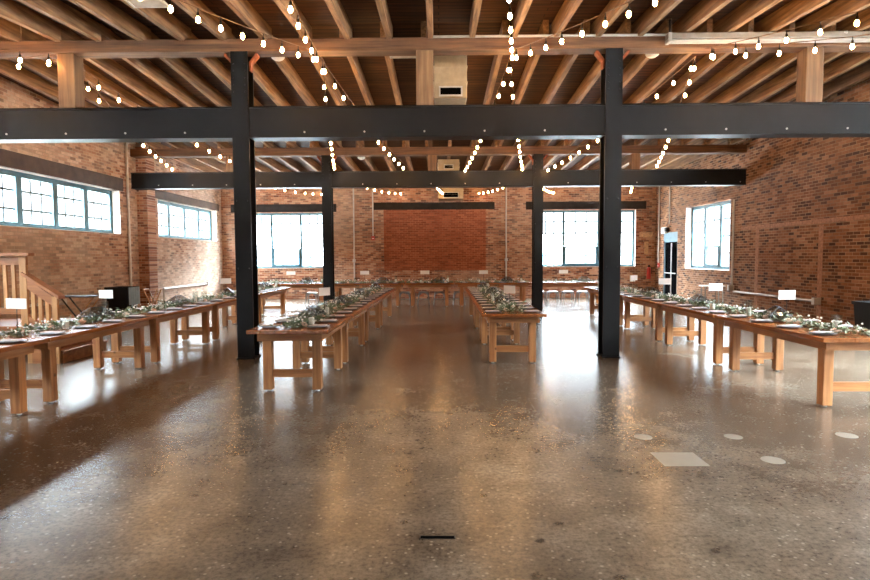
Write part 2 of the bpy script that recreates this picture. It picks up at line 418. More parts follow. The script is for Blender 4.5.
# ------------------------------------------------------------------ steel and timber frame
FY, RY = 9.62, 16.72
COLX = (-3.21, 2.80)
def column(x, y, ztop, label, w=.27, brackets=True):
    c = empty('steel_column', (x, y, 0), label=label, cat='column', kind='structure')
    mb = MB(); d = .15
    mb.box((-w/2, -d, .02), (w/2, -d+.03, ztop)).box((-w/2, d-.03, .02), (w/2, d, ztop)).box((-.05, -d+.03, .02), (.05, d-.03, ztop))
    mb.build('shaft', 'steel', c)
    B((-w/2-.02, -d-.02, 0), (w/2+.02, d+.02, .025), 'base_plate', 'steel', c)
    mb = MB()
    for z in [ztop-.25-.12*k for k in range(6)] + [3.35, 3.5, 4.3, 4.4]:
        for sx in (-.09, .09): mb.lathe([(0, 0), (.012, .004), (.014, .012)], 8)
        for v in mb.bm.verts: pass
    mb.bm.free()
    mb = MB()
    for z in [ztop-.2-.11*k for k in range(5)] + [1.5, 2.6]:
        for sx in (-.09, .09): mb.tube([(sx, -d+.001, z), (sx, -d-.012, z)], [.014, .008], 6)
    mb.build('rivet', 'steel', c)
    if brackets:
        for sg in (-1, 1):
            mb = MB(); prof = [(.135, ztop-.28), (.155, ztop-.28), (.165, ztop-.16), (.27, ztop-.04), (.27, ztop-.002), (.24, ztop-.002), (.135, ztop-.14)]
            mb.prism([(sg*px, -.06, pz) for px, pz in prof], (0, .12, 0)); mb.build('bracket', 'rust', c)
    return c
column(COLX[0], FY, 4.98, 'black steel column beside the near end of the left centre table row')
column(COLX[1], FY, 4.98, 'black steel column between right centre row and right wall row, near beam')
column(COLX[0], RY, 4.56, 'black steel column under the far beam on the stair side')
column(COLX[1], RY, 4.56, 'black steel column under the far beam on the door side')

def steel_beam(y, z0, z1, label):
    c = empty('steel_beam', (0, y, 0), label=label, cat='beam', kind='structure')
    mb = MB()
    for a, b in ((XL, COLX[0]-.137), (COLX[0]+.137, COLX[1]-.137), (COLX[1]+.137, XR)):
        mb.box((a, -.15, z0), (b, .15, z0+.025)).box((a, -.15, z1-.025), (b, .15, z1)).box((a, -.125, z0+.025), (b, -.11, z1-.025)).box((a, .11, z0+.025), (b, .125, z1-.025))
    mb.build('girder', 'steel', c)
    for k in range(18):
        x = -8 + k*.97
        if min(abs(x-cx) for cx in COLX) < .3: continue
        MB().tube([(x, -.124, z0+.09), (x, -.135, z0+.09)], .016, 8).build('bolt', 'bolt', c)
steel_beam(FY, 3.61, 4.11, 'near black steel beam spanning the whole hall')
steel_beam(RY, 3.66, 4.11, 'far black steel beam spanning the hall')
def timber_beam(y, z0, z1, label):
    tag(B((XL, y-.15, z0), (XR, y+.15, z1), 'timber_beam', 'beamwood', None, .015), label, 'beam', None, 'structure')
timber_beam(FY, 4.98, 5.18, 'long rough timber beam above the near steel beam')
timber_beam(RY, 4.56, 4.78, 'long rough timber beam above the far steel beam')
for i, (x, n) in enumerate(((-6.02, 'nearest the strip windows'), (-.23, 'in the middle by the duct'), (6.0, 'under the fluorescent fitting'))):
    tag(B((x-.14, FY-.13, 4.11), (x+.14, FY+.13, 4.98), 'timber_post', 'postwood', None, .01), 'short timber post on the near steel beam, '+n, 'post', None, 'structure')
for i, (x, n) in enumerate(((-5.95, 'strip window side'), (-.2, 'middle'), (5.55, 'door side'))):
    tag(B((x-.12, RY-.12, 4.11), (x+.12, RY+.12, 4.56), 'timber_post', 'postwood', None, .01), 'short timber post on the far steel beam, '+n, 'post', None, 'structure')
# joists: three bays, one object each
def joist_mesh(y0, y1):
    mb = MB(); n = 6; w = .043
    for sx in (0,):
        ring = []
        for i in range(n+1):
            y = y0 + (y1-y0)*i/n; z = zj(y)
            ring.append([mb.bm.verts.new((x + random.uniform(-.004, .004), y, zz)) for x, zz in ((-w, z), (w, z), (w, z+JH), (-w, z+JH))])
        for a, b in zip(ring, ring[1:]):
            for k in range(4): mb.bm.faces.new((a[k], a[(k+1)%4], b[(k+1)%4], b[k]))
        mb.bm.faces.new(ring[0]); mb.bm.faces.new(ring[-1][::-1])
    return mb
for (y0, y1, ph, sp, nm) in ((YF, 9.75, -.13, .665, 'near bay'), (9.5, 16.85, 1.06, .652, 'middle bay'), (16.6, YB, .3, .655, 'far bay')):
    k0 = math.ceil((XL+.1-ph)/sp); xs = [ph+sp*k for k in range(k0, 60) if ph+sp*k < XR-.06 and not (nm == 'middle bay' and -.1 < ph+sp*k < .5)]
    src = None
    for i, x in enumerate(xs):
        if src is None: o = src = joist_mesh(y0, y1).build('ceiling_joist', 'joist')
        else: o = src.copy(); COL.objects.link(o)
        o.location = (x, 0, 0)
        tag(o, 'rough timber joist in the %s, %s from the strip-window wall' % (nm, ORD[i]), 'joist', 'joists of the '+nm, 'structure')

# ------------------------------------------------------------------ string lights
BULB = SOCK = None
def strand(p0, p1, sag, label, spacing=.42, start=.12):
    global BULB, SOCK
    p0, p1 = Vector(p0), Vector(p1)
    s = empty('string_light', p0, label=label, cat='string lights', group='festoon lights under the joists')
    n = 24; D = p1-p0
    P = lambda t: D*t + Vector((0, 0, -4*sag*t*(1-t)))
    MB().tube([P(i/n) for i in range(n+1)], .007, 5).build('cable', 'cord', s)
    ln = D.length; t = start/ln; i = 0
    while t < 1 - .03:
        q = P(t)
        if BULB is None:
            b = MB().lathe([(0, -.078), (.013, -.074), (.024, -.058), (.027, -.042), (.023, -.02), (.013, 0), (0, 0)], 10).build('bulb', 'bulb', s, True); BULB = b
            k = MB().lathe([(0, -.002), (.015, -.002), (.016, .04), (.008, .055), (.005, .10), (0, .10)], 8).build('socket', 'wire', b, True); SOCK = k
        else:
            b = BULB.copy(); COL.objects.link(b); b.parent = s
            k = SOCK.copy(); COL.objects.link(k); k.parent = b
        b.location = q + Vector((0, 0, -.10))
        t += spacing/ln*random.uniform(.9, 1.1); i += 1
H = {'a': (-6.12, 4.95), 'b': (-1.94, 4.95), 'c': (1.17, 4.95), 'd': (4.23, 4.95)}
HN = {'a': 'strip-window end of near beam', 'b': 'near beam at the stair-side column', 'c': 'near beam by the duct', 'd': 'near beam by the fluorescent tube'}
near = [('a', (-8.7, 6.1, 4.75), 'towards the wall, running forward'), ('a', (-8.7, 8.3, 4.8), 'straight to the strip-window wall'),
        ('b', (-4.5, 3.0, 4.55), 'slanting forward to the strip windows'), ('b', (-1.33, 3.0, 4.55), 'straight forward over the aisle'),
        ('c', (.29, 3.0, 4.55), 'straight forward over the aisle'), ('c', (4.0, 3.0, 4.55), 'slanting forward to the dark wall'),
        ('d', (7.2, 3.0, 4.5), 'slanting forward past the tube'), ('d', (8.6, 6.5, 4.75), 'crossing under the tube fitting')]
for h, e, n in near: strand((H[h][0], FY-.18, H[h][1]), e, .16, 'bulb string from the %s, %s' % (HN[h], n), .62 if 'straight forward' in n else .42)
mid = [('a', -7.4, 'to the wall'), ('a', -5.1, 'to the aisle'), ('b', -2.95, 'to the far column'), ('b', -.88, 'to the middle post'),
       ('c', .7, 'to the middle duct'), ('c', 2.35, 'to the far column'), ('d', 2.98, 'to the far column'), ('d', 6.05, 'to the door side')]
for h, x, n in mid: strand((H[h][0], FY+.18, H[h][1]), (x, RY-.17, 4.20), .14, 'bulb string back from %s %s' % (HN[h], n), .5)
for x0, x1, n in ((-6.3, -7.6, 'the strip-window side'), (-5.9, -4.6, 'the stair-side window'), (-3.0, -1.4, 'the stair-side column'), (-.25, .2, 'the middle'), (2.5, 1.5, 'the door-side column'), (2.6, 4.6, 'the door-side window'), (5.6, 7.6, 'the door')):
    strand((x0, RY+.22, 4.17), (x1, YB-.05, 4.34), .14, 'warm bulb string over the back tables near %s' % n, .75)

# ------------------------------------------------------------------ things on the ceiling and walls
def vent(loc, w, h, axis, label, name='air_vent'):
    v = empty(name, loc, label=label, cat='vent')
    mb = MB(); t = .035
    for a in ((-w/2, -h/2, w/2, -h/2+t), (-w/2, h/2-t, w/2, h/2), (-w/2, -h/2+t, -w/2+t, h/2-t), (w/2-t, -h/2+t, w/2, h/2-t)):
        if axis == 'z': mb.box((a[0], a[1], -.02), (a[2], a[3], .01))
        else: mb.box((a[0], -.02, a[1]), (a[2], .01, a[3]))
    mb.build('frame', 'grille', v)
    mb = MB(); k = -h/2+t+.02
    while k < h/2-t-.01:
        if axis == 'z': mb.box((-w/2+t, k-.008, -.012), (w/2-t, k+.008, .0))
        else: mb.box((-w/2+t, -.012, k-.006), (w/2-t, .0, k+.006))
        k += .035
    mb.build('louvres', 'grille', v)
    if axis == 'z': B((-w/2+t, -h/2+t, .002), (w/2-t, h/2-t, .008), 'backing', 'dark', v)
    else: B((-w/2+t, .002, -h/2+t), (w/2-t, .008, h/2-t), 'backing', 'dark', v)
vent((-3.82, 7.68, 5.02), .48, .42, 'z', 'pale square air vent hung below the near joists')
def duct(lo, hi, label, reg):
    x0, y0, z0 = lo; x1, y1, z1 = hi
    e = empty('air_duct', ((x0+x1)/2, y0, z0), label=label, cat='duct')
    hw = (x1-x0)/2
    B((-hw, 0, 0), (hw, y1-y0, z1-z0), 'casing', 'duct', e, .01)
    mb = MB()
    for f in (.33, .66): mb.box((-hw-.012, -.012, (z1-z0)*f-.012), (hw+.012, y1-y0+.012, (z1-z0)*f+.012))
    mb.build('seam_flange', 'duct', e)
    fr = MB(); w, h = reg
    fr.box((-w/2, -.03, .03), (w/2, -.001, .055)).box((-w/2, -.03, .03+h), (w/2, -.001, .055+h)).box((-w/2, -.03, .055), (-w/2+.025, -.001, .03+h)).box((w/2-.025, -.03, .055), (w/2, -.001, .03+h))
    r = fr.build('register', 'grille', e)
    B((-w/2+.025, -.012, .055), (w/2-.025, -.002, .03+h), 'slot', 'dark', r)
duct((-.085, 10.6, 4.52), (.5, 11.6, 5.36), 'tan sheet-metal duct hanging behind the near timber beam', (.42, .15))
duct((-.05, 18.2, 4.36), (.62, 19.2, 4.70), 'tan duct hanging behind the far timber beam', (.3, .12))
duct((-.05, 22.6, 3.92), (.92, 23.38, 4.4), 'tan duct with a register mounted high on the far wall', (.6, .2))
e = tag(B((-.86, 9.85, zj(9.9)-.012), (-.36, 10.35, zj(10.3)-.0), 'sheet_metal_plate', 'galv'), 'shiny metal plate nailed under the joists beside the duct', 'plate')
for x, y, n in ((-2.78, 10.2, 'stair-side'), (3.66, 10.2, 'fluorescent-side'), (-2.4, 18.0, 'far')):
    s = empty('smoke_detector', (x, y, zj(y)), label='small white domed detector under the %s joists' % n, cat='smoke detector')
    MB().lathe([(0, -.075), (.06, -.07), (.10, -.045), (.115, -.02), (.115, -.002), (0, -.002)], 18).build('housing', 'white', s, True)
    MB().lathe([(0, .001), (.07, .001), (.07, -.0015), (0, -.0015)], 14).build('mounting_plate', 'galv', s)
f = empty('strip_light', (5.6, 9.28, 4.98), label='long unlit fluorescent strip fitting beside the near timber beam', cat='light fitting')
MB().box((-2.05, -.07, .05), (2.9, .07, .14), .01).build('housing', 'fitting', f)
for sy in (-.045, .045): MB().tube([(-2.0, sy, .025), (2.85, sy, .025)], .02, 10).build('tube', 'unlit', f)
for x in (-2.02, 2.87): B((x-.025, -.075, .0), (x+.025, .075, .14), 'end_cap', 'galv', f)
for x in (-2.0, 1.0): MB().tube([(x, 0, .14), (x, 0, .36)], .02, 6).build('hanger', 'lintel', f)
def pipe(pts, r, label, boxes=(), mat='conduit', name='conduit_pipe', bs=.06):
    p = empty(name, pts[0], label=label, cat='conduit')
    o = Vector(pts[0])
    MB().tube([Vector(q)-o for q in pts], r, 8).build('tube', mat, p, True)
    for b in boxes:
        v = Vector(b)-o; B(v-Vector((bs, bs*.7, bs)), v+Vector((bs, bs*.7, bs)), 'junction_box', 'conduit', p, .006)
pipe([(-.1, FY-.18, 5.17), (5.6, FY-.18, 5.17), (6.0, FY-.2, 5.12), (6.3, 9.2, 5.1)], .022, 'pale conduit along the top edge of the near timber beam', mat='galv')
pipe([(-3.45, YB-.04, .05), (-3.45, YB-.04, 4.55)], .03, 'pale vertical conduit left of the fire alarm on the far wall', [(-3.45, YB-.05, 1.55)])
pipe([(-2.68, YB-.04, 2.52), (-2.68, YB-.04, 4.55)], .028, 'short vertical conduit running down to the red alarm by the infill')
pipe([(2.66, YB-.04, .05), (2.66, YB-.04, 4.55)], .03, 'pale vertical conduit on the far wall near the door-side column', [(2.66, YB-.05, 1.55)])
pipe([(XL+.05, 16.3, .1), (XL+.05, 16.3, 4.75), (XL+.05, 16.35, 4.9), (XL+.2, 16.5, 4.93)], .035, 'pale vertical conduit on the wall before the brick pier')
pipe([(XR-.05, 17.15, .75), (XR-.05, 17.15, 3.3)], .03, 'pale vertical conduit beside the tall window', [(XR-.085, 17.15, .72)], bs=.08)
pipe([(XR-.05, 17.05, .62), (XR-.05, 13.3, .62)], .03, 'pale horizontal conduit low on the dark brick wall', [(XR-.085, 13.25, .62)], bs=.08)
pipe([(XR-.05, 22.95, 1.4), (XR-.05, 22.95, 4.5)], .025, 'thin conduit down to the alarm box beside the door')
pipe([(XR-.05, 21.9, 2.85), (XR-.05, 21.9, 4.5)], .025, 'thin conduit above the black door')
pipe([(XL+.05, 11.0, .68), (XL+.05, 13.3, .68)], .03, 'pale horizontal conduit low on the wall behind the stair', [(XL+.06, 13.3, .68)], bs=.07)
pipe([(XL+.06, 18.2, .3), (XL+.06, 18.2, .72), (XL+.06, 21.6, .72)], .035, 'white pipe bracketed low under the strip window beyond the pier', [(XL+.07, 21.6, .72)], bs=.06)
def alarm(loc, axis, label):
    a = empty('fire_alarm', loc, label=label, cat='fire alarm')
    if axis == 'y':
        B((-.06, -.06, -.08), (.06, 0, .08), 'box', 'red', a, .006); B((-.035, -.068, -.03), (.035, -.06, .0), 'pull_handle', 'white', a)
    else:
        B((-.06, -.06, -.08), (0, .06, .08), 'box', 'red', a, .006); B((-.068, -.035, -.03), (-.06, .035, .0), 'pull_handle', 'white', a)
alarm((-2.68, YB-.005, 2.44), 'y', 'red fire alarm box on the far wall beside the infill')
alarm((XR-.005, 22.95, 1.3), 'x', 'red alarm box on the wall beside the black door')
x = empty('fire_extinguisher', (8.36, YB-.10, .76), label='red fire extinguisher hung on the far wall by the corner', cat='fire extinguisher')
MB().lathe([(0, 0), (.075, 0), (.08, .02), (.08, .38), (.06, .44), (.025, .47), (0, .47)], 18).build('cylinder_body', 'red', x, True)
MB().box((-.03, -.03, .47), (.03, .03, .53)).box((-.02, -.09, .53), (.02, .03, .55)).build('valve_handle', 'wire', x)
MB().tube([(.03, 0, .5), (.1, -.02, .45), (.1, -.03, .2)], .012, 6).build('hose', 'wire', x)
B((-.05, .075, .1), (.05, .095, .45), 'wall_bracket', 'galv', x)
tag(B((7.64, YB-.03, .64), (7.85, YB-.001, .89), 'notice_plate', 'white', None, .004), 'small blank white notice low on the far wall below the extinguisher', 'notice')
s = empty('exit_light', (XR-.001, 22.2, 2.64), label='white box light with dark lamp above the black door', cat='emergency light')
B((-.09, .02, -.12), (0, .42, .12), 'box', 'white', s, .01); B((-.12, -.2, -.06), (0, 0.02, .1), 'lamp_head', 'lintel', s, .01)

# ------------------------------------------------------------------ tables
ROWS = {}
def table(name, loc, rz, length, label, group, width=1.0, inset=.24):
    t = empty(name, loc, rz, label=label, cat='table', group=group)
    H_, th = .79, .045; hw, hl = width/2, length/2
    mb = MB(); nb = 6; bw = width/nb
    for i in range(nb): mb.box((-hw+i*bw+.001, -hl, H_-th), (-hw+(i+1)*bw-.001, hl, H_), .003)
    mb.build('tabletop', 'top', t)
    aw, al = hw-.10, hl-.10
    z0, z1 = H_-th-.10, H_-th
    B((-aw, -al, z0), (-aw+.035, al, z1), 'side_apron', 'taby', t); B((aw-.035, -al, z0), (aw, al, z1), 'side_apron', 'taby', t)
    B((-aw+.035, -al, z0), (aw-.035, -al+.035, z1), 'end_apron', 'tabx', t); B((-aw+.035, al-.035, z0), (aw-.035, al, z1), 'end_apron', 'tabx', t)
    lx, lw = aw-.035-.055, .055; ly = hl-inset
    for sx in (-1, 1):
        for sy in (-1, 1):
            lg = MB().box((sx*lx-lw, sy*ly-lw, .018), (sx*lx+lw, sy*ly+lw, z1), .005).build('leg', 'tabz', t)
            MB().lathe([(0, 0), (.025, 0), (.025, .008), (.012, .01), (.012, .02), (0, .02)], 10, (sx*lx, sy*ly, 0)).build('glide_foot', 'white', lg)
    for sy in (-1, 1):
        MB().box((-lx+lw, sy*ly-.022, .17), (lx-lw, sy*ly+.022, .27), .004).build('stretcher', 'tabx', t)
    return t
def row(key, name, spec, cx, label, group):
    """spec: list of (y0, y1); cx(y): centre line."""
    L_ = []
    for i, (a, b) in enumerate(spec):
        y = (a+b)/2
        rz = math.atan2(-(cx(b)-cx(a)), b-a)
        table('farm_table', (cx(y), y, 0), rz, b-a-.012, 'pine farm table in the %s, %s from its near end' % (label, ORD[i]), group)
        L_.append((cx(y), y, rz, b-a))
    ROWS[key] = (L_, label)
row('L', '', [(1.27, 3.81), (3.83, 6.38), (6.40, 8.94), (8.95, 11.49), (11.51, 14.25), (14.4, 17.25)], lambda y: -4.88-.008*(y-9), 'row by the strip-window wall', 'farm tables by the strip windows')
row('A', '', [(6.98, 8.84), (8.87, 11.2), (11.22, 13.75), (13.77, 16.5)], lambda y: -1.86+.014*(y-7), 'stair-side centre row', 'farm tables of the stair-side centre row')
row('B', '', [(8.85, 11.3), (11.32, 13.8), (13.82, 16.7)], lambda y: 1.135+.008*(y-9), 'door-side centre row', 'farm tables of the door-side centre row')
row('R', '', [(6.12, 8.61), (8.63, 11.07), (11.09, 13.55), (13.6, 16.75)], lambda y: 4.55+.008*(y-6), 'row by the dark brick wall', 'farm tables by the dark brick wall')
BACK = []
for i, (a, b) in enumerate([(-6.45, -3.78), (-3.76, -1.2), (-1.18, .47), (.49, 3.08), (3.10, 5.75)]):
    table('farm_table', ((a+b)/2, 19.95, 0), -PI/2, b-a-.01, 'pine farm table in the back row, %s from the strip-window side' % ORD[i], 'farm tables along the far wall')
    BACK.append(((a+b)/2, 19.95, -PI/2, b-a))
ROWS['K'] = (BACK, 'back row')

# ------------------------------------------------------------------ table dressing prototypes
TZ = .79
def leafmesh(mb, p, d, up, ln, w):
    d = d.normalized(); s = d.cross(up)
    if s.length < 1e-3: s = d.cross(Vector((1,0,0)))
    s.normalize(); n = s.cross(d)
    v = [mb.bm.verts.new(p), mb.bm.verts.new(p+d*ln*.5+s*w+n*w*.3), mb.bm.verts.new(p+d*ln-n*ln*.1), mb.bm.verts.new(p+d*ln*.5-s*w+n*w*.3), mb.bm.verts.new(p+d*ln*.5)]
    mb.bm.faces.new((v[0], v[1], v[4])); mb.bm.faces.new((v[1], v[2], v[4])); mb.bm.faces.new((v[2], v[3], v[4])); mb.bm.faces.new((v[3], v[0], v[4]))
def rose(name, mat, parent, loc, r):
    mb = MB(); n = 5
    for layer in range(4):
        rr = r*(.35+.22*layer); hz = r*(1.25-.18*layer)
        for k in range(n):
            a0 = 2*PI*(k+layer*.4)/n; A = 2*PI/n*.75
            rows_ = []
            for j, (f, z) in enumerate(((.25, 0), (.95, hz*.55), (1.0, hz), (1.12, hz*1.02))):
                rows_.append([mb.bm.verts.new((rr*f*math.cos(a0+A*(t-.5)), rr*f*math.sin(a0+A*(t-.5)), z*(1-.25*abs(t-.5)*2*(j > 1)))) for t in (0, .33, .67, 1)])
            for a, b in zip(rows_, rows_[1:]):
                for q in range(3): mb.bm.faces.new((a[q], a[q+1], b[q+1], b[q]))
    mb.lathe([(0, 0), (r*.3, 0), (r*.3, r), (0, r*1.1)], 8)
    o = mb.build(name, mat, parent, True, loc); o.rotation_euler = (random.uniform(-.4, .4), random.uniform(-.4, .4), random.uniform(0, 6))
    return o
def garland(rng, length):
    random.seed(rng)
    g = empty('eucalyptus_garland')
    n = 26; pts = [Vector((.05*math.sin(i*.7+rng), -length/2+length*i/n, .03+.015*math.sin(i*1.3))) for i in range(n+1)]
    MB().tube(pts, .006, 5).build('vine', 'stem', g)
    for mat, cnt, nm in (('leaf', 430, 'sage_leaves'), ('leafdark', 190, 'green_leaves')):
        mb = MB()
        for _ in range(cnt):
            y = random.uniform(-length/2-.06, length/2+.06)
            dens = .55+.45*math.sin(y*5+rng)
            sp = .05+.07*dens
            p = Vector((random.gauss(0, sp), y, .010+abs(random.gauss(0, .028*(.4+dens)))))
            d = Vector((random.gauss(0, 1)+p.x*9, random.gauss(0, 1), random.gauss(.15, .42)))
            leafmesh(mb, p, d, Vector((random.gauss(0, .4), random.gauss(0, .4), 1)), random.uniform(.045, .085), random.uniform(.012, .022))
            for v in mb.bm.verts[-5:] if False else []: pass
        for v in mb.bm.verts:
            if v.co.z < .006: v.co.z = .006
        mb.build(nm, mat, g)
    mb = MB()
    for _ in range(65):
        p = Vector((random.gauss(0, .09), random.uniform(-length/2, length/2), random.uniform(.03, .13)))
        bmesh.ops.create_icosphere(mb.bm, subdivisions=1, radius=random.uniform(.008, .015), matrix=Matrix.Translation(p))
    mb.build('tiny_blossoms', 'blossom', g)
    k = max(4, int(length/.34))
    for i in range(k):
        y = -length/2 + length*(i+.5)/k + random.uniform(-.08, .08); sg = random.choice((-1, 1))
        rose('rose', random.choice(('petal', 'petal2')), g, (sg*random.uniform(.06, .17), y, .01), random.uniform(.04, .055))
    return g
GAR = {}
def get_garland(i, ln):
    key = (i % 3, round(ln, 1))
    if key not in GAR: GAR[key] = garland(i % 3 + 11, round(ln, 1)); return GAR[key]
    return dup(GAR[key])
def make_plate():
    p = empty('dinner_plate')
    MB().lathe([(0, 0), (.075, 0), (.085, .004), (.125, .014), (.14, .018), (.141, .021), (.135, .021), (.09, .010), (0, .009)], 28).build('dish', 'plate', p, True)
    return p
def make_napkin():
    o = MB()
    o.box((-.05, -.11, .0), (.05, .11, .006), .002).box((-.048, -.108, .007), (.048, .104, .012), .002).box((-.03, -.09, .013), (.03, .05, .014))
    return o.build('folded_napkin', 'napkin')
def make_vase(h, r):
    v = empty('hurricane_vase')
    MB().lathe([(0, 0), (r, 0), (r, h), (r-.006, h), (r-.006, .012), (0, .012)], 20).build('glass_cylinder', 'vase', v, True)
    c = MB().lathe([(0, .0125), (r*.62, .0125), (r*.62, h*.55), (r*.5, h*.57), (0, h*.55)], 16).build('candle', 'wax', v, True)
    MB().tube([(0, 0, h*.55), (.002, 0, h*.55+.012)], .002, 5).build('wick', 'wire', c)
    return v
def make_terrarium():
    t = empty('geometric_terrarium')
    hx, hy, h0 = .16, .11, .075
    bot = [(-hx*.6, -hy*.75, .004), (hx*.6, -hy*.75, .004), (hx*.6, hy*.75, .004), (-hx*.6, hy*.75, .004)]
    midv = [(-hx, -hy, h0), (hx, -hy, h0), (hx, hy, h0), (-hx, hy, h0)]
    rid = [(-hx*.45, 0, .17), (hx*.45, 0, .17)]
    V = [Vector(p) for p in bot+midv+rid]
    F = [(3,2,1,0), (0,1,5,4), (1,2,6,5), (2,3,7,6), (3,0,4,7), (4,5,9,8), (6,7,8,9), (5,6,9), (7,4,8)]
    mb = MB(); vs = [mb.bm.verts.new(p) for p in V]
    for f in F: mb.bm.faces.new([vs[i] for i in f])
    mb.build('glass_faces', 'terr', t)
    ed = set()
    for f in F:
        for a, b in zip(f, f[1:]+f[:1]): ed.add((min(a, b), max(a, b)))
    mb = MB()
    for a, b in ed: mb.tube([V[a], V[b]], .0035, 5)
    mb.build('metal_edges', 'pewter', t)
    mb = MB()
    for k in range(14):
        a = random.uniform(0, 6.28); rr = random.uniform(0, .07)
        p = Vector((rr*math.cos(a), rr*math.sin(a)*.8, .01)); leafmesh(mb, p, Vector((math.cos(a), math.sin(a), 1.2)), Vector((0,0,1)), random.uniform(.05, .1), .016)
    mb.build('succulent', 'leaf', t)
    return t
def make_card():
    c = empty('table_number_card')
    MB().lathe([(0, 0), (.04, 0), (.04, .008), (0, .01)], 14).build('base', 'wire', c, True)
    MB().tube([(0, 0, .008), (0, 0, .33)], .004, 6).build('stand', 'wire', c)
    B((-.115, -.004, .29), (.115, .0, .415), 'card', 'white', c)
    return c
PROTO = dict(plate=make_plate(), napkin=make_napkin(), vase=make_vase(.17, .06), tall=make_vase(.24, .05), terr=make_terrarium(), card=make_card())
USED = set()
def place(kind, x, y, z, rz, label, cat, group):
    o = PROTO[kind]
    if kind in USED: o = dup(o)
    if kind == 'terr': o.scale = (1.2, 1.2, 1.15)
    USED.add(kind)
    o.location = (x, y, z); o.rotation_euler = (0, 0, rz)
    tag(o, label, cat, group); return o
def tpos(tb, u, v):   # u across, v along the table
    cx, cy, rz, ln = tb
    return cx + u*math.cos(rz) - v*math.sin(rz), cy + u*math.sin(rz) + v*math.cos(rz)
SIDE = {'L': ('wall side', 'aisle side'), 'A': ('outer side', 'middle-aisle side'), 'B': ('middle-aisle side', 'outer side'), 'R': ('aisle side', 'wall side'), 'K': ('hall side', 'far-wall side')}
for key, (tables, rl) in ROWS.items():
    cnt = [0, 0]; first = 1 if key == 'L' else 0
    ncan = 0
    endname = 'near end' if key != 'K' else 'stair side'
    for ti, tb in enumerate(tables):
        if key == 'L' and ti < 1: continue
        ln = tb[3]
        random.seed(hash(key) % 7 * 0 + ord(key)*31 + ti)
        x, y = tpos(tb, 0, 0)
        trim = .35 if ti == first or ti == len(tables)-1 else .15
        g = get_garland(ti+ord(key), ln-trim*1.2)
        random.seed(ord(key)*17+ti)
        g.location = (x, y, TZ); g.rotation_euler = (0, 0, tb[2])
        where = '%s table of %s' % (ORD[ti], rl)
        tag(g, 'leafy rose garland on %s' % where, 'garland', 'table garlands')
        n = max(2, round(ln/.62))
        for s_, u in ((0, -.31), (1, .31)):
            for k in range(n):
                v = -ln/2 + ln*(k+.5)/n
                x, y = tpos(tb, u, v)
                w = '%s on %s of %s' % (ORD[cnt[s_]], SIDE[key][s_], rl); cnt[s_] += 1
                place('plate', x, y, TZ, 0, 'grey plate, %s, from %s' % (w, endname), 'plate', 'grey plates on the '+rl)
                place('napkin', x, y, TZ+.0212, tb[2]+(PI/2 if False else 0)+random.uniform(-.08, .08) + PI/2, 'napkin, %s, from %s' % (w, endname), 'napkin', 'napkins on the '+rl)
        def put(kind, u, v, rz, what, cat):
            x, y = tpos(tb, u, v)
            return place(kind, x, y, TZ, rz, '%s on the %s' % (what, where), cat, None)
        put('terr', random.uniform(-.03, .03), ln*.2, tb[2]+PI/2+random.uniform(-.5, .5), 'faceted glass terrarium', 'terrarium')
        put('vase', .16*random.choice((-1, 1)), -ln*.18, 0, 'short glass candle cylinder', 'candle vase')
        put('tall', .15*random.choice((-1, 1)), ln*.38, 0, 'tall glass candle cylinder', 'candle vase')
def card_at(px, D, X, rz, label):
    o = place('card', X, D, TZ, rz, label, 'table number', None)
    o.scale = (1.35 if D > 19 or D < 7 else 1.05, 1, 1)
for X, D, rz, w in ((-5.05, 6.85, -.25, 'second table by the stair'), (-5.0, 8.62, -.2, 'table before the black bin'), (-4.95, 13.35, .2, 'far half of the strip-window row'),
                    (-1.8, 9.0, 1.0, 'second table of the stair-side centre row'), (1.12, 9.35, -.85, 'near table of the door-side centre row'),
                    (4.62, 7.75, .1, 'near table by the dark brick wall'), (4.62, 9.75, .1, 'second table by the dark brick wall'), (4.66, 12.05, -.35, 'third table by the dark brick wall'), (4.7, 14.1, .5, 'last table by the dark brick wall'),
                    (-5.15, 20.0, 0, 'back row under the stair-side window'), (-2.6, 20.0, 0, 'back row by the conduit'), (-.52, 20.0, 0, 'short middle table of the back row'),
                    (1.5, 20.0, .15, 'back row behind the door-side centre row'), (4.25, 20.0, 0, 'back row under the door-side window')):
    card_at(0, D, X, rz, 'white blank card on a thin stand, %s' % w)

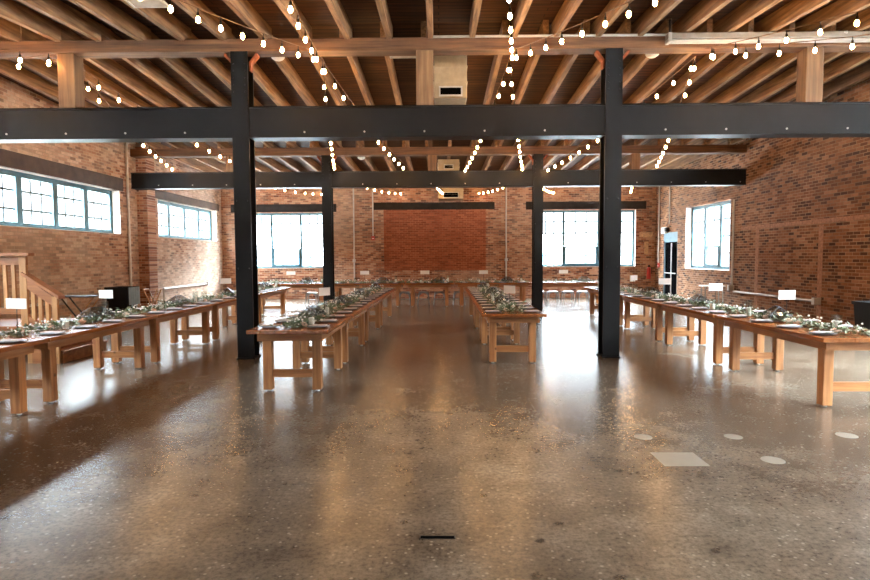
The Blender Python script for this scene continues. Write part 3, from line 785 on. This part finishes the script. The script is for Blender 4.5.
# ------------------------------------------------------------------ metal stools behind the back row
def make_stool():
    s = empty('metal_stool')
    MB().box((-.16, -.16, .435), (.16, .16, .455), .012).build('seat', 'chrome', s)
    mb = MB()
    for a in range(4):     # arched skirt on each side
        rot = Matrix.Rotation(a*PI/2, 3, 'Z')
        pts = []
        for i in range(9):
            t = PI*i/8; pts.append((-.13*math.cos(t), .33+.085*math.sin(t)))
        outer = [(-.165, .33), (-.16, .435), (.16, .435), (.165, .33)]
        poly = [(x, z) for x, z in pts][::-1] + outer
        vs0 = [rot @ Vector((x, -.158-.0*(z), z)) for x, z in poly]
        vv = [mb.bm.verts.new(v) for v in vs0]
        half = len(pts)
        pin = [rot @ Vector((x, -.158, z)) for x, z in pts]; 
        for v in vv: mb.bm.verts.remove(v)
        for i in range(8):
            x0, z0 = pts[i]; x1, z1 = pts[i+1]
            q = [rot @ Vector(p) for p in ((x0, -.158, z0), (x1, -.158, z1), (x1*1.25, -.158, .436), (x0*1.25, -.158, .436))]
            mb.bm.faces.new([mb.bm.verts.new(p) for p in q])
    mb.build('skirt', 'chrome', s)
    for sx in (-1, 1):
        for sy in (-1, 1):
            mb = MB()
            a = [Vector((sx*.155, sy*.155, .43)), Vector((sx*.17, sy*.17, .3)), Vector((sx*.205, sy*.205, 0.0))]
            mb.tube(a, [.022, .02, .014], 6)
            lg = mb.build('leg', 'chrome', s, True)
    MB().tube([(-.18, -.18, .2), (.18, .18, .2)], .006, 5).tube([(-.18, .18, .2), (.18, -.18, .2)], .006, 5).build('cross_brace', 'chrome', s)
    return s
st0 = make_stool()
for i, x in enumerate((-4.5, -3.0, -1.24, -.58, -.02, .66, 2.2, 3.52, 3.95, 4.48, 5.0, 5.45)):
    s = st0 if i == 0 else dup(st0)
    s.location = (x, 20.32, 0); s.rotation_euler = (0, 0, 0)
    tag(s, 'grey metal stool tucked under the back row, %s from the strip-window side' % ORD[i], 'stool', 'metal stools behind the back row')

# ------------------------------------------------------------------ wooden stair by the left wall
st = empty('wooden_stair', (-6.53, 9.15, 0), label='small wooden stair with landing and slatted railing by the strip-window wall', cat='stair')
run, rise, dep = .24, .2, 1.25
for k in range(2):
    x0 = run*k; z = .4-rise*k
    MB().box((x0-.02, 0, z-.035), (x0+run+.03, dep, z), .004).build('tread', 'stairwood', st)
    B((x0+run-.02, .02, z-rise+.0), (x0+run, dep-.02, z-.036), 'riser', 'stairwood', st)
for y in (.0, dep-.04):
    MB().prism([(0, y+.0, 0), (2*run-.03, y, 0), (2*run-.03, y, .165), (run-.03, y, .165), (run-.03, y, .365), (0, y, .365)], (0, .035, 0)).build('stringer', 'stairwood', st)
B((-2.1, 0, .54), (0.02, dep, .60), 'landing', 'stairwood', st)
B((-2.1, 0.01, .4), (0, .05, .54), 'landing_joist', 'stairwood', st)
for x in (-2.06, -1.0, -.05):
    for y in (.03, dep-.12):
        MB().box((x-.045, y, 0), (x+.045, y+.09, .54)).build('support_post', 'stairpost', st)
for x in (-.06, -1.1, -2.05):
    MB().box((x-.055, -.05, .45), (x+.055, .0, 1.72), .004).build('newel_post', 'stairpost', st)
MB().box((-2.15, -.09, 1.72), (.06, .07, 1.77), .006).build('handrail', 'stairwood', st)
MB().box((-2.1, -.045, 1.58), (0, -.005, 1.71)).build('top_rail', 'stairwood', st)
MB().box((-2.1, -.045, .80), (0, -.005, .90)).build('bottom_rail', 'stairwood', st)
x = -.22
while x > -2.05:
    MB().box((x-.028, -.04, .9), (x+.028, -.005, 1.58)).build('baluster', 'stairpost', st); x -= .135
MB().box((.38, -.05, 0), (.47, .0, 1.08), .004).build('newel_post', 'stairpost', st)
def slope(xa, za, xb, zb, h, y0, y1): return MB().prism([(xa, y0, za), (xb, y0, zb), (xb, y0, zb+h), (xa, y0, za+h)], (0, y1-y0, 0))
slope(-.06, 1.42, .52, 1.04, .05, -.09, .07).build('sloped_handrail', 'stairwood', st)
slope(0, 1.20, .40, .92, .16, -.045, -.005).build('sloped_top_rail', 'stairwood', st)
slope(0, .68, .40, .42, .09, -.045, -.005).build('sloped_bottom_rail', 'stairwood', st)
for i, x in enumerate((.08, .19, .30)):
    MB().box((x-.028, -.04, .72-.62*x), (x+.028, -.005, 1.25-.66*x)).build('baluster', 'stairpost', st)

# ------------------------------------------------------------------ bins, stands
def trash_bin(loc, w, dpt, h, label, lin=True):
    b = empty('waste_bin', loc, label=label, cat='bin')
    mb = MB(); hw, hd = w/2, dpt/2; t = .85
    ring = lambda f, z: [mb.bm.verts.new((sx*hw*f, sy*hd*f, z)) for sx, sy in ((-1,-1),(1,-1),(1,1),(-1,1))]
    rs = [ring(t, 0), ring(1, h), ring(.95, h), ring(t*.93, .02)]
    mb.bm.faces.new(rs[0][::-1]); mb.bm.faces.new(rs[3])
    for a, c in zip(rs, rs[1:]):
        for k in range(4): mb.bm.faces.new((a[k], a[(k+1)%4], c[(k+1)%4], c[k]))
    mb.build('body', 'bin', b)
    mb = MB()
    for lo, hi in (((-hw-.02, -hd-.02, h-.05), (hw+.02, -hd, h+.01)), ((-hw-.02, hd, h-.05), (hw+.02, hd+.02, h+.01)), ((-hw-.02, -hd, h-.05), (-hw, hd, h+.01)), ((hw, -hd, h-.05), (hw+.02, hd, h+.01))): mb.box(lo, hi)
    mb.build('rim', 'bin', b)
    if lin:  # liner strips on one side only, coloured for light falling there
        mb = MB()
        for sx in (1,):
            for k in range(5):
                x = sx*(hw+.022); y = -hd+.02+k*dpt/5
                mb.box((x, y, h-.45-.05*(k % 2)), (x+.006, y+dpt/5-.01, h+.0))
        mb.build('side_lit_liner', 'liner', b)
trash_bin((-8.27, 15.0, 0), .56, .55, .93, 'black square waste bin with side light painted on its liner edge before the brick pier')
trash_bin((8.05, 10.6, 0), .62, .6, .80, 'black waste bin standing against the dark brick wall')
def tray_stand(loc, w, h, rz, label, topmat, legmat, cross=True, pale='stairpost'):
    t = empty('tray_stand', loc, rz, label=label, cat='stand')
    hw = w/2
    if topmat: MB().box((-hw, -.2, h-.025), (hw, .2, h), .006).build('top', topmat, t)
    for y in (-.16, .16):
        if cross:
            MB().tube([(-hw*.85, y, h-.03), (hw*.8, y, .01)], .016, 6).build('leg', legmat, t)
            MB().tube([(hw*.85, y*.88, h-.03), (-hw*.8, y*.88, .01)], .016, 6).build('leg', pale, t)
        else:
            for sx in (-1, 1): MB().tube([(sx*hw*.75, y, h-.03), (sx*hw*.85, y, .005)], .014, 6).build('leg', legmat, t)
    if not topmat:
        for sx in (-1, 1): MB().tube([(sx*hw*.85, -.18, h-.03), (sx*hw*.85, .18, h-.03)], .016, 6).build('top_bar', pale, t)
tray_stand((-7.55, 12.1, 0), .75, .9, .1, 'folding stand with a dark top and crossed pale legs behind the stair', 'lintel', 'wire')
tray_stand((-7.85, 15.75, 0), .42, .86, .1, 'folded open pale wooden stand beyond the black bin', None, 'stairpost')
tray_stand((7.95, 17.0, 0), .62, .80, -.1, 'small metal side table with a pale top under the tall window', 'tray', 'galv', False)

# ------------------------------------------------------------------ floor details
dr = empty('floor_drain', (-.045, 3.37, 0), label='narrow dark slot drain set in the floor at the front', cat='drain')
B((-.085+.0, -.018, .0), (.13, .018, .003), 'slot_frame', 'wire', dr)
B((-.078, -.012, .003), (.123, .012, .004), 'slot_grate', 'dark', dr)
def fpatch(x, y, w, h, label, round_=False):
    if round_: o = MB().lathe([(0, .002), (w, .0021), (w, 0), (0, 0)], 28).build('floor_patch', 'patch', None, False, (x, y, 0)); o.scale = (1, h, 1)
    else: o = MB().box((-w/2, -h/2, 0), (w/2, h/2, .002)).build('floor_patch', 'patch', None, False, (x, y, 0))
    tag(o, label, None, None, 'structure')
fpatch(1.96, 4.70, .36, .32, 'pale square patch in the floor')
fpatch(1.87, 5.29, .08, 1, 'pale round patch beyond the square patch', True)
fpatch(2.70, 5.29, .08, 1, 'pale round patch to the side of the square patch', True)
fpatch(2.71, 4.67, .09, 1, 'pale round patch beside the square patch', True)
fpatch(3.76, 5.32, .09, 1, 'pale round patch near the last table', True)

# ------------------------------------------------------------------ outside
tag(B((-60, -50, -.6), (60, 80, -.45), 'exterior_ground', 'extground'), 'pale paving outside', None, None, 'structure')
for lo, hi, n in (((-16, 44, -.45), (-4, 52, 4.2), 'beyond the stair-side window'), ((6, 46, -.45), (22, 54, 3.4), 'beyond the door-side window'), ((34, 14, -.45), (44, 40, 4.5), 'beyond the tall side window')):
    b = empty('exterior_building', (0,0,0), label='pale building '+n, kind='structure')
    B(lo, hi, 'facade', 'extwall', b)
    k = lo[0]+1
    if n.startswith('beyond the tall'):
        for y in range(16, 40, 4): B((lo[0]-.05, y, .6), (lo[0], y+1.6, 2.4), 'facade_window', 'extblue', b)
    else:
        while k < hi[0]-1.5: B((k, lo[1]-.05, .4), (k+1.4, lo[1], 2.0), 'facade_window', 'extblue', b); k += 4

# ------------------------------------------------------------------ light
w = bpy.data.worlds.new('overcast_sky'); S.world = w; w.use_nodes = True
nt = w.node_tree; bg = nt.nodes['Background']

tc = nt.nodes.new('ShaderNodeTexCoord'); sx = nt.nodes.new('ShaderNodeSeparateXYZ'); nt.links.new(tc.outputs['Generated'], sx.inputs[0])
mr = nt.nodes.new('ShaderNodeMapRange'); mr.interpolation_type = 'SMOOTHSTEP'   # overcast: the high sky is far brighter than the horizon
nt.links.new(sx.outputs[2], mr.inputs[0])
for i, v in (1, .13), (2, .50), (3, 2.2), (4, 78.0): mr.inputs[i].default_value = v
nt.links.new(mr.outputs[0], bg.inputs[1])
bg.inputs[0].default_value = (.80, .92, 1.0, 1)
for axis, gp, ins, u0, u1, z0, z1 in PORTALS:
    l = bpy.data.lights.new('window_portal', 'AREA'); l.shape = 'RECTANGLE'; l.size = u1-u0; l.size_y = z1-z0; l.cycles.is_portal = True
    o = bpy.data.objects.new('window_portal', l); COL.objects.link(o)
    p = gp - ins*.06
    n = Vector((ins, 0, 0)) if axis == 'x' else Vector((0, ins, 0))
    o.location = (p, (u0+u1)/2, (z0+z1)/2) if axis == 'x' else ((u0+u1)/2, p, (z0+z1)/2)
    zax = -n; yax = Vector((0,0,1)); xax = yax.cross(zax)
    o.rotation_euler = Matrix((xax, yax, zax)).transposed().to_euler()

# ------------------------------------------------------------------ camera
cam = bpy.data.cameras.new('camera'); co = bpy.data.objects.new('camera', cam); COL.objects.link(co)
cam.sensor_width = 36; cam.lens = 580/870*36; cam.clip_start = .05; cam.clip_end = 300
yaw, pit, rol = R(.5), R(3.25), R(.3)
fw = Vector((-math.sin(yaw)*math.cos(pit), math.cos(yaw)*math.cos(pit), -math.sin(pit)))
rt = Vector((math.cos(yaw), math.sin(yaw), 0)); up = rt.cross(fw)
rt2 = rt*math.cos(rol) - up*math.sin(rol); up2 = up*math.cos(rol) + rt*math.sin(rol)
co.matrix_world = Matrix.Translation((0, 0, 1.67)) @ Matrix((rt2, up2, -fw)).transposed().to_4x4()
S.camera = co
S.view_settings.view_transform = 'Standard'; S.view_settings.look = 'None'; S.view_settings.exposure = .85; S.view_settings.gamma = 1
S.view_settings.use_curve_mapping = False
S.cycles.use_denoising = True
S.cycles.max_bounces = 10; S.cycles.transparent_max_bounces = 16; S.cycles.diffuse_bounces = 6
S.cycles.sample_clamp_indirect = 8; S.cycles.caustics_reflective = False; S.cycles.caustics_refractive = False
S.cycles.use_light_tree = True
